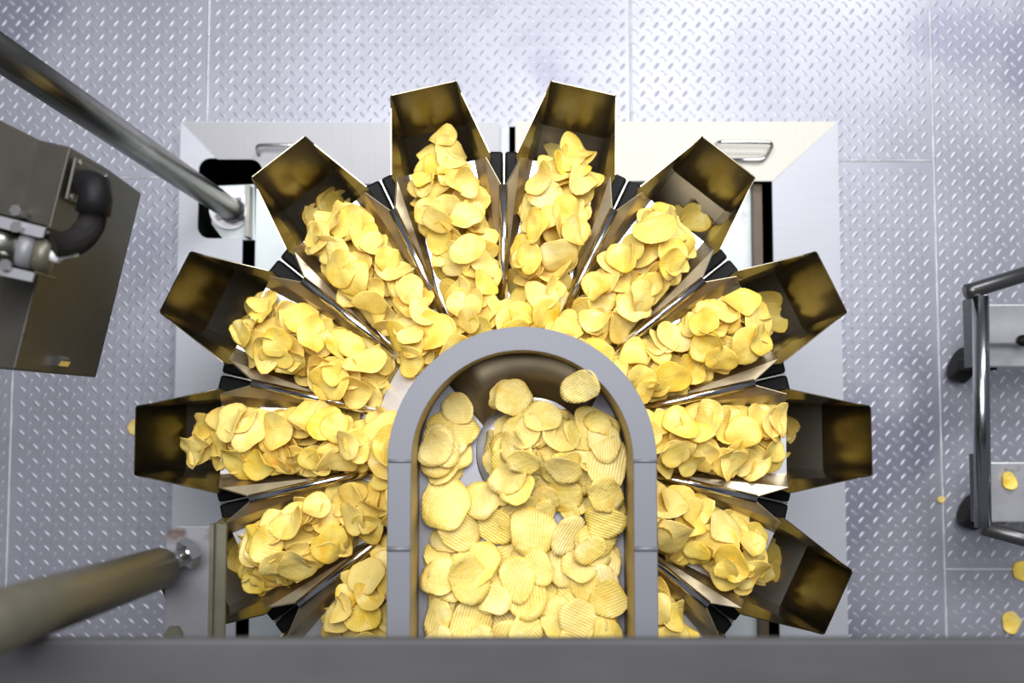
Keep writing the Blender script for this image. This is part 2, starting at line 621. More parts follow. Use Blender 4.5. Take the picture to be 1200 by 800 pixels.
pipe = thing('support_pipe', 'slanted round steel pipe rising from the flange towards the upper left corner', 'pipe', tuple(at(271, 246, 0.0)))
P0, P1 = at(276, 249, 0.014), at(0, 62, .74)
fl = at(271, 246, 0.0)
flg = MB().tube([fl, fl + Vector((0, 0, .012))], .039, 40).build('flange', M['cone'], pipe)
for a in (40, 130, 220, 310):
    b = fl + Vector((math.cos(R(a)) * .026, math.sin(R(a)) * .026, .012))
    MB().tube([b, b + Vector((0, 0, .007))], .006, 6).build('flange_bolt', M['rod'], flg)
d = (P1 - P0)
MB().tube([P0 - d * .01, P0 + d * 1.35], .0218, 32).build('pipe_shaft', M['pipe'], pipe, True)
MB().tube([P0 - d * .006, P0 + d * .03], .0245, 32).build('collar', M['rod'], pipe, True)

# ------------------------------------------------------------------ the weigher: pans, hoppers, strips, black housings
AX, AY = -0.0115, -0.042
N_H = 14
STEP = 2 * math.pi / N_H
VISIBLE = [0, 1, 2, 3, 4, 5, 6, 7, 8, 9, 12, 13]
WHERE = {
    0: 'facing the step ladder', 1: 'above the ladder-facing one', 2: 'facing the tapered wire handle',
    3: 'topmost, at the cream frame', 4: 'topmost, at the grey frame', 5: 'facing the pipe flange',
    6: 'above the straight left one', 7: 'pointing straight left', 8: 'behind the rusty bracket',
    9: 'lower left by the beam', 12: 'lower right by the beam', 13: 'below the ladder-facing one'}


def loc2w(k, r, t, z):
    a = k * STEP
    return Vector((AX + r * math.cos(a) - t * math.sin(a), AY + r * math.sin(a) + t * math.cos(a), z))


ZP = 0.56       # pan floor
ZR = 0.60       # hopper rim
FW = 0.046      # half width of a pan floor
TH = 0.0014


def floor_hw(r):
    return min(FW, 0.222 * r)


for k in VISIBLE:
    L_ = lambda r, t, z, k=k: loc2w(k, r, t, z)
    pan = thing('feeder_pan', 'steel chip feeder pan ' + WHERE[k], 'feeder pan', tuple(L_(.28, 0, ZP - .012)), 'radial feeder pans')
    m = MB()
    rs = [.10, .15, .207, .26, .32, .382]
    V, F = [], []
    for r in rs:
        h = floor_hw(r)
        V += [L_(r, -h, ZP), L_(r, h, ZP), L_(r, h, ZP - .002), L_(r, -h, ZP - .002)]
    for i in range(len(rs) - 1):
        for e in range(4):
            F.append((i * 4 + e, i * 4 + (e + 1) % 4, i * 4 + 4 + (e + 1) % 4, i * 4 + 4 + e))
    F += [(0, 1, 2, 3), tuple(4 * (len(rs) - 1) + i for i in (3, 2, 1, 0))]
    m.add(V, F)
    m.build('pan_floor', M['pan'], pan)
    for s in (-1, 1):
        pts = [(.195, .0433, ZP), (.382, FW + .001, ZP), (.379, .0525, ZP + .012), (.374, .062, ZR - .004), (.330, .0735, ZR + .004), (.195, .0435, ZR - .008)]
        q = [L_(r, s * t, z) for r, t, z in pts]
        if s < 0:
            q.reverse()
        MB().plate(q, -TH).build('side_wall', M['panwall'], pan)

    hop = thing('feed_hopper', 'open dark steel hopper ' + WHERE[k], 'hopper', tuple(L_(.42, 0, .37)), 'open hoppers round the weigher')
    ZB = 0.415
    # outer wall with two rounded top corners
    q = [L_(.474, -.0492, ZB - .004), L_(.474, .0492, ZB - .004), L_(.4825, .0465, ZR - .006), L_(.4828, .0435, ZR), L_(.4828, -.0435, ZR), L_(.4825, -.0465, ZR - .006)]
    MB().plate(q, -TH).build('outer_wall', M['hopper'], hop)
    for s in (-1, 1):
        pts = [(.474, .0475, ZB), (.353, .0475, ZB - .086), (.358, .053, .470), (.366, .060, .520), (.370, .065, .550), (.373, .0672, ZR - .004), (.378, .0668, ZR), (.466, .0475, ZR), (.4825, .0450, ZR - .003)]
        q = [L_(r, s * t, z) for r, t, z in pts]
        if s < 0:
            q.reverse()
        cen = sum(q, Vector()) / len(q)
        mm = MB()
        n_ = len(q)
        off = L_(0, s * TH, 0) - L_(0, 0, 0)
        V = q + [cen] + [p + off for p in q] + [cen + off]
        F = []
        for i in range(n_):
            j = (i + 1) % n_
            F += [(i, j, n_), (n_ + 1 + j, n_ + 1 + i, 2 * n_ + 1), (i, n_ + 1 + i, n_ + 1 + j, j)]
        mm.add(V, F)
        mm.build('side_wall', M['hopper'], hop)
    MB().plate([L_(.476, -.0492, ZB + .001), L_(.476, .0492, ZB + .001), L_(.352, .0492, ZB - .0855), L_(.352, -.0492, ZB - .0855)], -TH).build('bottom_flap', M['flap'], hop)
    MB().plate([L_(.352, -.047, ZB - .085), L_(.352, .047, ZB - .085), L_(.350, .047, .535), L_(.350, -.047, .535)], -TH).build('inner_wall', M['hopper'], hop)
    MB().box((-.006, -.03, -.03), (.006, .03, .03), Matrix.Translation(L_(.344, 0, .43)) @ Matrix.Rotation(k * STEP, 4, 'Z')).build('hanger', M['black'], hop, bevel=.003)

BNAMES = {0: 'above the hopper facing the ladder', 1: 'between the ladder hopper pair and the wire handle', 2: 'below the tapered wire handle', 3: 'in front of the frame gap',
          4: 'above the flange hopper', 5: 'beside the flange hopper', 6: 'above the straight left hopper', 7: 'below the straight left hopper', 8: 'beside the rusty bracket',
          12: 'beside the beam at lower right', 13: 'below the hopper facing the ladder'}
BPOS = {0: 'between hoppers at three and two o\'clock', 1: 'between hoppers at two and one o\'clock', 2: 'between hoppers at one and half past twelve', 3: 'between the two topmost hoppers',
        4: 'between hoppers at half past eleven and eleven o\'clock', 5: 'between hoppers at eleven and ten o\'clock', 6: 'between hoppers at ten and nine o\'clock', 7: 'between hoppers at nine and eight o\'clock',
        8: 'between hoppers at eight and seven o\'clock', 12: 'between hoppers at five and four o\'clock', 13: 'between hoppers at four and three o\'clock'}
for k in BPOS:
    kb = k + 0.5
    rot = Matrix.Rotation(kb * STEP, 4, 'Z')
    base_p = loc2w(kb, .24, 0, 0.60)
    st = MB()
    p0, p1 = loc2w(kb, .150, 0, .599), loc2w(kb, .338, 0, .608)
    st.tube([p0, p1], .0060, 16)
    ro = st.build('divider_strip', M['rod'], None, True)
    # slanted end face
    tag(ro, 'bright steel divider strip ' + BPOS[k], 'divider strip', 'strips between the pans')
    hs_ = thing('drive_housing', 'black plastic drive housing ' + BPOS[k], 'housing', tuple(loc2w(kb, .37, 0, .40)), 'black housings between the hoppers')
    for s in (-1, 1):
        Mx = Matrix.Translation(Vector((AX, AY, 0))) @ rot
        a, b = (.0016, .028) if s > 0 else (-.028, -.0016)
        MB().box((.325, a, .38), (.412, b, .497), Mx).build('shell', M['black'], hs_, bevel=.004, segs=3)
    MB().box((.33, -.0010, .38), (.411, .0010, .493), Matrix.Translation(Vector((AX, AY, 0))) @ rot).build('seam_strip', M['pipe'], hs_)

# dispersion cone in the middle
CONE_R, CONE_Z0, CONE_Z1 = .168, .604, .70
n = 72
V = [Vector((AX, AY, CONE_Z1))]
prof = [(.05, .692), (.10, .655), (.14, .622), (.166, CONE_Z0), (.168, CONE_Z0 - .003), (.164, CONE_Z0 - .004)]
for r, z in prof:
    V += [Vector((AX + r * math.cos(2 * math.pi * i / n), AY + r * math.sin(2 * math.pi * i / n), z)) for i in range(n)]
F = [(0, 1 + i, 1 + (i + 1) % n) for i in range(n)]
for j in range(len(prof) - 1):
    for i in range(n):
        F.append((1 + j * n + i, 1 + j * n + (i + 1) % n, 1 + (j + 1) * n + (i + 1) % n, 1 + (j + 1) * n + i))
co = mesh_obj('dispersion_cone', [v - Vector((AX, AY, CONE_Z0)) for v in V], F, M['cone'], None, True, (AX, AY, CONE_Z0))
tag(co, 'white steel dispersion cone under the trough outlet in the middle of the weigher', 'cone')

# ------------------------------------------------------------------ infeed trough with U-shaped end
ZTR, ZTF = 0.842, 0.740
tc_ = at(612, 540, ZTR)
TX, TY = tc_.x, tc_.y
HWI, HWO = .1195, .1450
YEND = -1.0
trough = thing('infeed_trough', 'grey steel feeding trough with a rounded end, full of ridged chips', 'trough', (TX, TY - .3, ZTF - .03))
NA = 40


def arc(rad, a0=180, a1=0, n=NA):
    return [(TX + rad * math.cos(R(a0 + (a1 - a0) * i / n)), TY + rad * math.sin(R(a0 + (a1 - a0) * i / n))) for i in range(n + 1)]


YS = at(612, 643, ZTR).y
ao, ai = arc(HWO), arc(HWI)
MB().prism(ao + ai[::-1], ZTR - .003, ZTR).build('rim_arc', M['rim'], trough, bevel=.0012)
for s in (-1, 1):
    a, b = sorted((TX + s * HWI, TX + s * HWO))
    MB().box((a, YS + .0015, ZTR - .003), (b, TY - .0015, ZTR)).build('rim_side', M['rim'], trough, bevel=.0012)
    MB().box((a, YEND, ZTR - .003), (b, YS - .0015, ZTR)).build('rim_side', M['rim'], trough, bevel=.0012)
    for yy, w in ((TY, .0022), (YS, .0030)):
        MB().tube([(a, yy, ZTR - .0006), (b, yy, ZTR - .0006)], w, 8).build('weld_seam', M['rim'], trough, True)


def wall_strip(path, z0, z1, name, mat, off):
    V, F = [], []
    for i, p in enumerate(path):
        a = Vector(path[max(i - 1, 0)])
        b = Vector(path[min(i + 1, len(path) - 1)])
        d = (b - a).normalized()
        nn = Vector((-d.y, d.x)) * off
        V += [(p[0], p[1], z0), (p[0], p[1], z1), (p[0] + nn.x, p[1] + nn.y, z1), (p[0] + nn.x, p[1] + nn.y, z0)]
    for i in range(len(path) - 1):
        for e in range(4):
            F.append((i * 4 + e, i * 4 + (e + 1) % 4, i * 4 + 4 + (e + 1) % 4, i * 4 + 4 + e))
    return MB().add(V, F).build(name, mat, trough)


upath = [(TX - HWI, YEND)] + arc(HWI) + [(TX + HWI, YEND)]
wall_strip(upath, ZTF - .002, ZTR - .002, 'inner_wall', M['inner'], .002)
opath = [(TX - HWO + .002, YEND)] + arc(HWO - .002) + [(TX + HWO - .002, YEND)]
wall_strip(opath, ZTF - .012, ZTR - .003, 'outer_wall', M['rim'], .0015)
hc = at(624, 531, ZTF)
HX, HY, HR = hc.x, hc.y, .0665
fpoly = [(TX - HWI, YEND)] + arc(HWI, 180, 135, 10)
fpoly += [(HX + HR * math.cos(R(a)), HY + HR * math.sin(R(a))) for a in range(150, 391, 8)]
fpoly += arc(HWI, 40, 0, 10) + [(TX + HWI, YEND)]
MB().prism(fpoly, ZTF - .002, ZTF).build('trough_floor', M['troughfloor'], trough)
V, F = [], []
NA2 = 28
ZA = .775
for i in range(NA2 + 1):
    t = i / NA2
    a, h = R(135 - 95 * t), R(150 - 120 * t)
    edge = min(1.0, 6 * min(t, 1 - t))
    V += [(TX + HWI * math.cos(a), TY + HWI * math.sin(a), ZTF + (ZA - ZTF) * edge), (HX + HR * math.cos(h), HY + HR * math.sin(h), ZTF - .004 * edge)]
for i in range(NA2):
    F.append((2 * i, 2 * i + 1, 2 * i + 3, 2 * i + 2))
ap = MB().add(V, F).build('end_apron', M['inner'], trough, True)
sm = ap.modifiers.new('solid', 'SOLIDIFY')
sm.thickness = .0015
MB().tube([(HX, HY, ZTF - .002), (HX, HY, ZTF - .03)], HR, 48, cap=False).build('outlet_collar', M['inner'], trough, True)

# ------------------------------------------------------------------ chips
rng = random.Random(11)
nrg = np.random.default_rng(5)


def chip_shape(seed, ridged=False):
    r_ = random.Random(seed)
    a = r_.uniform(.0205, .0265) if not ridged else r_.uniform(.0205, .0275)
    b = a * r_.uniform(.70, .95)
    ph = [r_.uniform(0, 6.28) for _ in range(6)]
    am = [r_.uniform(.0, .07), r_.uniform(.01, .07), r_.uniform(0, .04), r_.uniform(0, .022)]
    c1, c2 = r_.choice([(11, -7), (15, 3), (7, 6), (16, -10), (-8, 12), (10, 1), (24, 0), (5, -12), (-14, 4), (20, -4), (-12, -3)])
    ne, we, pe = r_.choice([2, 3, 3, 4, 5]), r_.uniform(.0008, .0034), r_.uniform(0, 6.28)
    c1 *= r_.uniform(.6, 1.15)
    c2 *= r_.uniform(.6, 1.15)
    if ridged:
        c1 *= .6
        c2 *= .6
        we *= .6
    tw = r_.uniform(-7, 7)
    w1, w2 = r_.uniform(.0008, .0026), r_.uniform(120, 200)

    def rad(th):
        k = 1 + am[0] * math.cos(2 * th + ph[0]) + am[1] * math.cos(3 * th + ph[1]) + am[2] * math.cos(5 * th + ph[2]) + am[3] * math.cos(7 * th + ph[3])
        return k * a * b / math.sqrt((b * math.cos(th)) ** 2 + (a * math.sin(th)) ** 2)

    def z(u, v):
        rr = (u * u + v * v)
        return c1 * u * u + c2 * v * v + tw * u * v + we * rr / .0005 * math.sin(ne * math.atan2(v, u) + pe) + w1 * math.sin(u * w2 + ph[4]) * math.cos(v * w2 * .8 + ph[5]) * min(1, rr / .0003)
    return rad, z, a, b


def chip_mesh(seed, ridged):
    rad, zf, a, b = chip_shape(seed, ridged)
    th = .0012
    V, F = [], []
    if not ridged:
        NS = 22
        fr = [.35, .7, .94, 1.0]
        for side in (1, -1):
            V.append((0, 0, zf(0, 0) + side * th / 2))
            for q in fr:
                for i in range(NS):
                    t = 2 * math.pi * i / NS
                    rr = rad(t) * q
                    u, v = rr * math.cos(t), rr * math.sin(t)
                    V.append((u, v, zf(u, v) + side * th / 2 * (1 if q < .99 else .25)))
        S = 1 + NS * len(fr)
        for sd in (0, 1):
            o = sd * S
            for i in range(NS):
                j = (i + 1) % NS
                F.append((o, o + 1 + i, o + 1 + j) if sd == 0 else (o, o + 1 + j, o + 1 + i))
                for q in range(len(fr) - 1):
                    A, B = o + 1 + q * NS, o + 1 + (q + 1) * NS
                    F.append((A + i, B + i, B + j, A + j) if sd == 0 else (A + j, B + j, B + i, A + i))
        A = 1 + (len(fr) - 1) * NS
        for i in range(NS):
            j = (i + 1) % NS
            F.append((A + i, S + A + i, S + A + j, A + j))
    else:
        pitch, amp = .0030, .00044
        vv = np.arange(-.032, .0321, pitch / 4)
        rows = []
        ts = np.linspace(0, 2 * math.pi, 361)
        ol = np.array([(rad(t) * math.cos(t), rad(t) * math.sin(t)) for t in ts])
        NC = 9
        for v in vv:
            xs_ = []
            for i in range(360):
                y0, y1 = ol[i, 1], ol[i + 1, 1]
                if (y0 - v) * (y1 - v) < 0:
                    xs_.append(ol[i, 0] + (ol[i + 1, 0] - ol[i, 0]) * (v - y0) / (y1 - y0))
            if len(xs_) >= 2 and max(xs_) - min(xs_) > .004:
                rows.append((v, min(xs_), max(xs_)))
        for side in (1, -1):
            for (v, xa, xb) in rows:
                for c in range(NC):
                    u = xa + (xb - xa) * c / (NC - 1)
                    edge = .3 if c in (0, NC - 1) else 1
                    V.append((u, v, zf(u, v) + amp * math.sin(2 * math.pi * v / pitch) + side * th / 2 * edge))
        S = len(rows) * NC
        for r in range(len(rows) - 1):
            for c in range(NC - 1):
                p = r * NC + c
                F.append((p, p + 1, p + NC + 1, p + NC))
                F.append((S + p + NC, S + p + NC + 1, S + p + 1, S + p))
            for c in (0, NC - 1):
                p = r * NC + c
                F.append((p, p + NC, S + p + NC, S + p) if c == 0 else (p, S + p, S + p + NC, p + NC))
        for c in range(NC - 1):
            F.append((c, S + c, S + c + 1, c + 1))
            p = (len(rows) - 1) * NC + c
            F.append((p, p + 1, S + p + 1, S + p))
    me = bpy.data.meshes.new('ridged_potato_chip' if ridged else 'potato_chip')
    me.from_pydata(V, [], F)
    me.polygons.foreach_set('use_smooth', [True] * len(me.polygons))
    me.materials.append(M['ridged'] if ridged else M['chip'])
    at_ = me.attributes.new('edge', 'FLOAT', 'POINT')
    at_.data.foreach_set('value', [min(1.0, math.hypot(p[0], p[1]) / rad(math.atan2(p[1], p[0]))) for p in V])
    # sample points for the stacking
    RES_ = .003
    pts = []
    for iu in range(-11, 12):
        for iv in range(-11, 12):
            u, v = iu * RES_ * .8, iv * RES_ * .8
            if math.hypot(u, v) <= rad(math.atan2(v, u)):
                pts.append((u, v, zf(u, v)))
    return me, np.array(pts)


SM = [chip_mesh(100 + i, False) for i in range(26)]
RM = [chip_mesh(300 + i, True) for i in range(16)]
RES = .003


class Heap:
    def __init__(self, x0, y0, x1, y1):
        self.x0, self.y0 = x0, y0
        self.nx, self.ny = int((x1 - x0) / RES) + 1, int((y1 - y0) / RES) + 1
        self.H = np.full((self.ny, self.nx), -9.0)
        self.ID = np.full((self.ny, self.nx), -1, int)
        self.X, self.Y = np.meshgrid(x0 + np.arange(self.nx) * RES, y0 + np.arange(self.ny) * RES)

    def idx(self, x, y):
        return (np.clip(((y - self.y0) / RES + .5).astype(int), 0, self.ny - 1), np.clip(((x - self.x0) / RES + .5).astype(int), 0, self.nx - 1))

    def drop(self, pts, cands, ident, maxslope=.75, jit=.16, pct=90, scale=1.0):
        best = None
        for (x, y, yaw) in cands:
            c, s = math.cos(yaw), math.sin(yaw)
            ox, oy = (pts[:, 0] * c - pts[:, 1] * s) * scale, (pts[:, 0] * s + pts[:, 1] * c) * scale
            I = self.idx(x + ox, y + oy)
            h = self.H[I]
            if h.min() < -1:
                h = np.maximum(h, np.percentile(h, 60))
                if h.min() < -1:
                    continue
            m = h.mean()
            if best is None or m < best[0]:
                best = (m, x, y, yaw, ox, oy, I, h)
        if best is None:
            return None
        _, x, y, yaw, ox, oy, I, h = best
        zl = pts[:, 2] * scale
        A = np.stack([ox, oy, np.ones_like(ox)], 1)
        sol = np.linalg.lstsq(A, h - zl * .3, rcond=None)[0]
        a, b = sol[0] + rng.gauss(0, jit), sol[1] + rng.gauss(0, jit)
        sl = math.hypot(a, b)
        if sl > maxslope:
            a, b = a * maxslope / sl, b * maxslope / sl
        pl = a * ox + b * oy + zl
        zc = np.percentile(h - pl, pct) + .0008
        top = zc + pl + .0008
        cur = self.H[I]
        up = top > cur
        np.maximum.at(self.H, I, top)
        self.ID[I[0][up], I[1][up]] = ident
        return (x, y, zc, a, b, yaw, scale)


def chip_matrix(p):
    x, y, z, a, b, yaw, sc = p
    n_ = Vector((-a, -b, 1)).normalized()
    xa = Vector((math.cos(yaw), math.sin(yaw), 0))
    xa = (xa - n_ * xa.dot(n_)).normalized()
    ya = n_.cross(xa)
    m = Matrix(((xa.x, ya.x, n_.x, x), (xa.y, ya.y, n_.y, y), (xa.z, ya.z, n_.z, z), (0, 0, 0, 1)))
    return m @ Matrix.Scale(sc, 4)


# --- chips on the pans
hp = Heap(AX - .5, AY - .5, AX + .5, AY + .5)
RR = np.hypot(hp.X - AX, hp.Y - AY)
TT = np.arctan2(hp.Y - AY, hp.X - AX)
K = np.round(TT / STEP)
T_ = np.abs(RR * np.sin(TT - K * STEP))
RL = RR * np.cos(TT - K * STEP)
Hh = hp.H
fw = np.minimum(FW, .222 * RL)
side = np.clip((T_ - fw) / np.maximum(.228 * RL - fw, .003), 0, 1)
m_ = (RL > .15) & (RL <= .383)
Hh[m_] = (ZP + side * .046)[m_]
Hh[(RL > .345) & (RL <= .383) & (T_ > .062)] = -9
m_ = (RL > .383) & (RL < .474) & (T_ < .05)
Hh[m_] = (.330 + (RL - .352) / .122 * .085)[m_]
m_ = RR < .168
Hh[m_] = np.interp(RR[m_], [0, .05, .10, .14, .168], [.70, .692, .655, .622, .604])
H_BASE = Hh.copy()
PANW = {k: 1.0 for k in VISIBLE}
placed = []   # (heap, variant, pose, kind, pan index)


def pan_cands(k, r, spread, n_=5):
    out = []
    for _ in range(n_):
        rr = r + rng.uniform(-.012, .012)
        lim = spread * min(1, rr / .24)
        t = max(-lim, min(lim, rng.gauss(0, lim * .62)))
        p = loc2w(k, rr, t, 0)
        out.append((p.x, p.y, rng.uniform(0, 6.28)))
    return out


order = []
RMAX = {0: .352, 1: .365, 2: .362, 3: .375, 4: .370, 5: .365, 6: .365, 7: .372, 8: .372, 9: .33, 12: .33, 13: .365}
for k in VISIBLE:
    for i in range(80):
        u = rng.random()
        r = .175 + (RMAX[k] - .175) * (u ** .9)
        order.append((k, r))
    for i in range(14):
        kk = k + rng.uniform(-.5, .5)
        if not 5.75 < kk < 6.6:
            order.append((kk, rng.uniform(.135, .165)))
rng.shuffle(order)
for (k, r) in order:
    v = rng.randrange(len(SM))
    ident = len(placed)
    p = hp.drop(SM[v][1], pan_cands(k, r, .027 if r > .19 else .012), ident, .9, .27, 84, rng.uniform(.82, 1.16))
    if p:
        placed.append(['pan', v, p, int(round(k)) % 14])
# a few chips already dropped into the hoppers
for k in VISIBLE:
    for i in range({0: 6, 7: 9, 3: 10, 4: 10}.get(k, 8)):
        q = loc2w(k, rng.uniform(.400, .448), rng.uniform(-.022, .022), 0)
        v = rng.randrange(len(SM))
        ident = len(placed)
        p = hp.drop(SM[v][1], [(q.x, q.y, rng.uniform(0, 6.28))], ident, .75, .25, 70, .95)
        if p:
            placed.append(['pan', v, p, k])
vis = np.bincount(hp.ID[hp.ID >= 0].ravel(), minlength=len(placed))
# what the trough and the beam hide does not count as in view
under = np.zeros(len(placed), int)
hid = (np.abs(hp.X - TX * .6) < .150) & (hp.Y < TY + .09) | (hp.Y < -.375)
idh = hp.ID[hid & (hp.ID >= 0)]
under += np.bincount(idh.ravel(), minlength=len(placed))
score = vis - under
single = set(np.argsort(-score)[:300].tolist())
single = {i for i in single if score[i] >= 8}


def add_chip(i, pre, v, pose, lab, grp, ridged):
    o = bpy.data.objects.new('ridged_potato_chip' if ridged else 'potato_chip', (RM if ridged else SM)[v][0])
    o.matrix_world = chip_matrix(pose)
    C.objects.link(o)
    return tag(o, lab, 'potato chip' if not ridged else 'ridged chip', grp)


ZONE = ['near the trough', 'midway', 'near the hopper']
PTS_S = [len(q[1]) for q in SM]
PTS_R = [len(q[1]) for q in RM]


def look(pose, seen, full):
    """size, tilt and cover of one chip, as adjectives"""
    sl = math.hypot(pose[3], pose[4])
    size = 'small ' if pose[6] < .87 else ('large ' if pose[6] > 1.0 else '')
    tilt = 'flat ' if sl < .25 else ('steep ' if sl > .62 else 'tilted ')
    fr = seen / max(full, 1)
    cover = 'uncovered' if fr > .85 else ('half covered' if fr > .4 else 'mostly covered')
    return size + tilt, cover


heap_mesh = {}
for i, (pre, v, pose, k) in enumerate(placed):
    r = math.hypot(pose[0] - AX, pose[1] - AY)
    zn = 0 if r < .235 else (1 if r < .31 else 2)
    if i in single and k in WHERE:
        adj, cover = look(pose, vis[i], PTS_S[v] * .64 * pose[6] ** 2)
        lab = '%sthin chip, %s, %s, pan %s' % (adj, cover, ZONE[zn], WHERE[k])
        ca, sa = math.cos(k * STEP), math.sin(k * STEP)
        tt = -(pose[0] - AX) * sa + (pose[1] - AY) * ca
        ex = ', anticlockwise edge' if tt > .010 else (', clockwise edge' if tt < -.010 else ', mid-width')
        if len((lab + ex).split()) <= 16:
            lab += ex
        add_chip(i, pre, v, pose, lab, 'thin chips on the pan ' + WHERE[k], False)
    else:
        heap_mesh.setdefault('pan', []).append((SM[v][0], pose))


def join_chips(name, lst, mat, label):
    V, F, E, o = [], [], [], 0
    for me, pose in lst:
        Mx = np.array(chip_matrix(pose))
        co_ = np.empty(len(me.vertices) * 3)
        me.vertices.foreach_get('co', co_)
        co_ = co_.reshape(-1, 3)
        ev = np.empty(len(me.vertices))
        me.attributes['edge'].data.foreach_get('value', ev)
        E.append(ev)
        V.append(co_ @ Mx[:3, :3].T + Mx[:3, 3])
        F += [tuple(i + o for i in p.vertices) for p in me.polygons]
        o += len(co_)
    me = bpy.data.meshes.new(name)
    me.from_pydata(np.concatenate(V).tolist(), [], F)
    me.attributes.new('edge', 'FLOAT', 'POINT').data.foreach_set('value', np.concatenate(E))
    me.polygons.foreach_set('use_smooth', [True] * len(me.polygons))
    me.materials.append(mat)
    ob = bpy.data.objects.new(name, me)
    C.objects.link(ob)
    return tag(ob, label, 'potato chips', None, 'stuff')


join_chips('potato_chips', heap_mesh['pan'], M['chip'], 'lower layers of thin potato chips heaped under the visible ones on the pans')

# --- ridged chips in the trough and falling through its outlet
ht = Heap(TX - .13, -.55, TX + .13, TY + .13)
X, Y = ht.X, ht.Y
du = np.hypot(X - TX, Y - TY)
insd = ((np.abs(X - TX) < HWI - .002) & (Y <= TY)) | ((du < HWI - .002) & (Y > TY))
ht.H[insd] = ZTF + .0005
dh = np.hypot(X - HX, Y - HY)
apr = insd & (dh >= HR) & (Y > HY + HR * .5) & (np.arctan2(Y - TY, X - TX) > R(40)) & (np.arctan2(Y - TY, X - TX) < R(135))
fr_ = np.clip((dh - HR) / np.maximum(HWI - du + dh - HR, .004), 0, 1)
ht.H[apr] = (ZTF + fr_ * (ZA - ZTF))[apr]
hole = dh < HR
ht.H[hole] = np.interp(np.hypot(X - AX, Y - AY), [0, .05, .10, .14], [.70, .692, .655, .622])[hole]
ht.H[~insd] = ZTR
tp = []


def tdrop(x, y, jx, jy, ncand=4, slope=.55, jit=.16, sc=None, pct=90):
    v = rng.randrange(len(RM))
    cs = []
    for _ in range(ncand):
        xx, yy = x + rng.uniform(-jx, jx), y + rng.uniform(-jy, jy)
        xx = max(TX - HWI + .022, min(TX + HWI - .022, xx))
        cs.append((xx, yy, rng.uniform(0, 6.28)))
    p = ht.drop(RM[v][1], cs, len(tp), slope, jit, pct, sc or rng.uniform(.90, 1.24))
    if p:
        tp.append((v, p))


for i in range(110):       # heap below the outlet
    a, r = rng.uniform(0, 6.28), HR * .75 * math.sqrt(rng.random())
    tdrop(HX + .010 + r * math.cos(a), HY - .012 + r * math.sin(a), .012, .012, 3, .9, .25, rng.uniform(.78, 1.05), 82)
for i in range(178):      # bed of chips along the trough
    y = rng.uniform(-.50, TY - .055)
    tdrop(TX, y, HWI, .02, 5, .55, .17)
for i in range(18):       # along both sides of the outlet
    s = -1 if i % 2 else 1
    tdrop(TX + s * rng.uniform(.085, .1), rng.uniform(TY - .07, TY + .045), .015, .045, 7, .45, .12)
for px, py in ((676, 455), (590, 462), (603, 465), (536, 478), (700, 494)):
    q = at(px, py, .76)
    tdrop(q.x, q.y, .001, .001, 1, .6, .05, .9)
tvis = np.bincount(ht.ID[ht.ID >= 0].ravel(), minlength=len(tp))
rest = []
for i, (v, pose) in enumerate(tp):
    if tvis[i] < 8 or pose[1] < -.44:
        rest.append((RM[v][0], pose))
        continue
    if math.hypot(pose[0] - HX, pose[1] - HY) < HR + .01:
        zn = 'heaped in the round outlet, ' + ('beam side' if pose[1] < HY else 'far side') + (', bracket half' if pose[0] < HX else ', ladder half')
    elif pose[1] > TY - .03:
        zn = 'beside the outlet, on the trough floor' if pose[0] < HX else 'between outlet and ladder-side trough wall'
    else:
        q = 0 if pose[1] > -.19 else (1 if pose[1] > -.27 else 2)
        zn = ['below the outlet', 'halfway down the trough', 'next to the cross beam'][q] + [', along the bracket side', ', in mid trough', ', along the ladder side'][0 if pose[0] < TX - .04 else (2 if pose[0] > TX + .04 else 1)]
    adj, cover = look(pose, tvis[i], PTS_R[v] * .64 * pose[6] ** 2)
    add_chip(i, 'trough', v, pose, '%sridged chip, %s, %s' % (adj, cover, zn), 'ridged chips ' + zn, True)
join_chips('ridged_potato_chips', rest, M['ridged'], 'lower layer of ridged chips buried in the trough')

# --- strays on the floor
for (px, py, z, sc, lab) in ((1185, 729, 0.004, .8, 'stray broken chip on the tread plate nearest the cross beam'),
                             (1200, 668, 0.004, .9, 'stray chip at the frame edge below the ladder'),
                             (1103, 585, 0.004, .30, 'tiny chip crumb on the weld seam beside the ladder'),
                             (161, 500, 0.004, .7, 'stray chip on the tread plate under the straight left hopper')):
    q = at(px, py, z)
    add_chip(0, 'floor', 3, (q.x, q.y, z, .03, .02, rng.uniform(0, 6), sc), lab, None, False)

# ------------------------------------------------------------------ foreground cross beam, tube and bracket
beam = thing('cross_beam', 'dull grey steel cross beam along the bottom edge, out of focus', 'beam', tuple(at(600, 780, 1.19)))
yb = at(600, 749, 1.25).y
MB().box((-1.3, yb - .5, 1.238), (1.3, yb, 1.25)).build('top_plate', M['beam'], beam, bevel=.003)  # plate runs back unseen behind its edge, widened to shade the lower floor
MB().box((-1.3, yb - .30, 1.10), (1.3, yb - .18, 1.237)).build('box_section', M['beam'], beam, bevel=.004)

tb = thing('stay_tube', 'thick olive grey stay tube bolted to the rusty bracket, blurred', 'tube', tuple(at(150, 680, 1.05)))
e0, e1 = at(186, 666, .94), at(0, 727, 1.30)
dd = e1 - e0
MB().tube([e0, e0 + dd * 1.4], .0200, 32).build('tube_body', M['tube'], tb, True)
nq = at(221, 648, .918)
MB().tube([e0 + (nq - e0) * 1.15, e0 - (nq - e0) * .2], .0085, 20).build('threaded_stud', M['rod'], tb, True)
nd = (nq - e0).normalized() * .005
MB().tube([nq - nd, nq + nd], .0155, 6).build('hex_nut', M['rod'], tb)

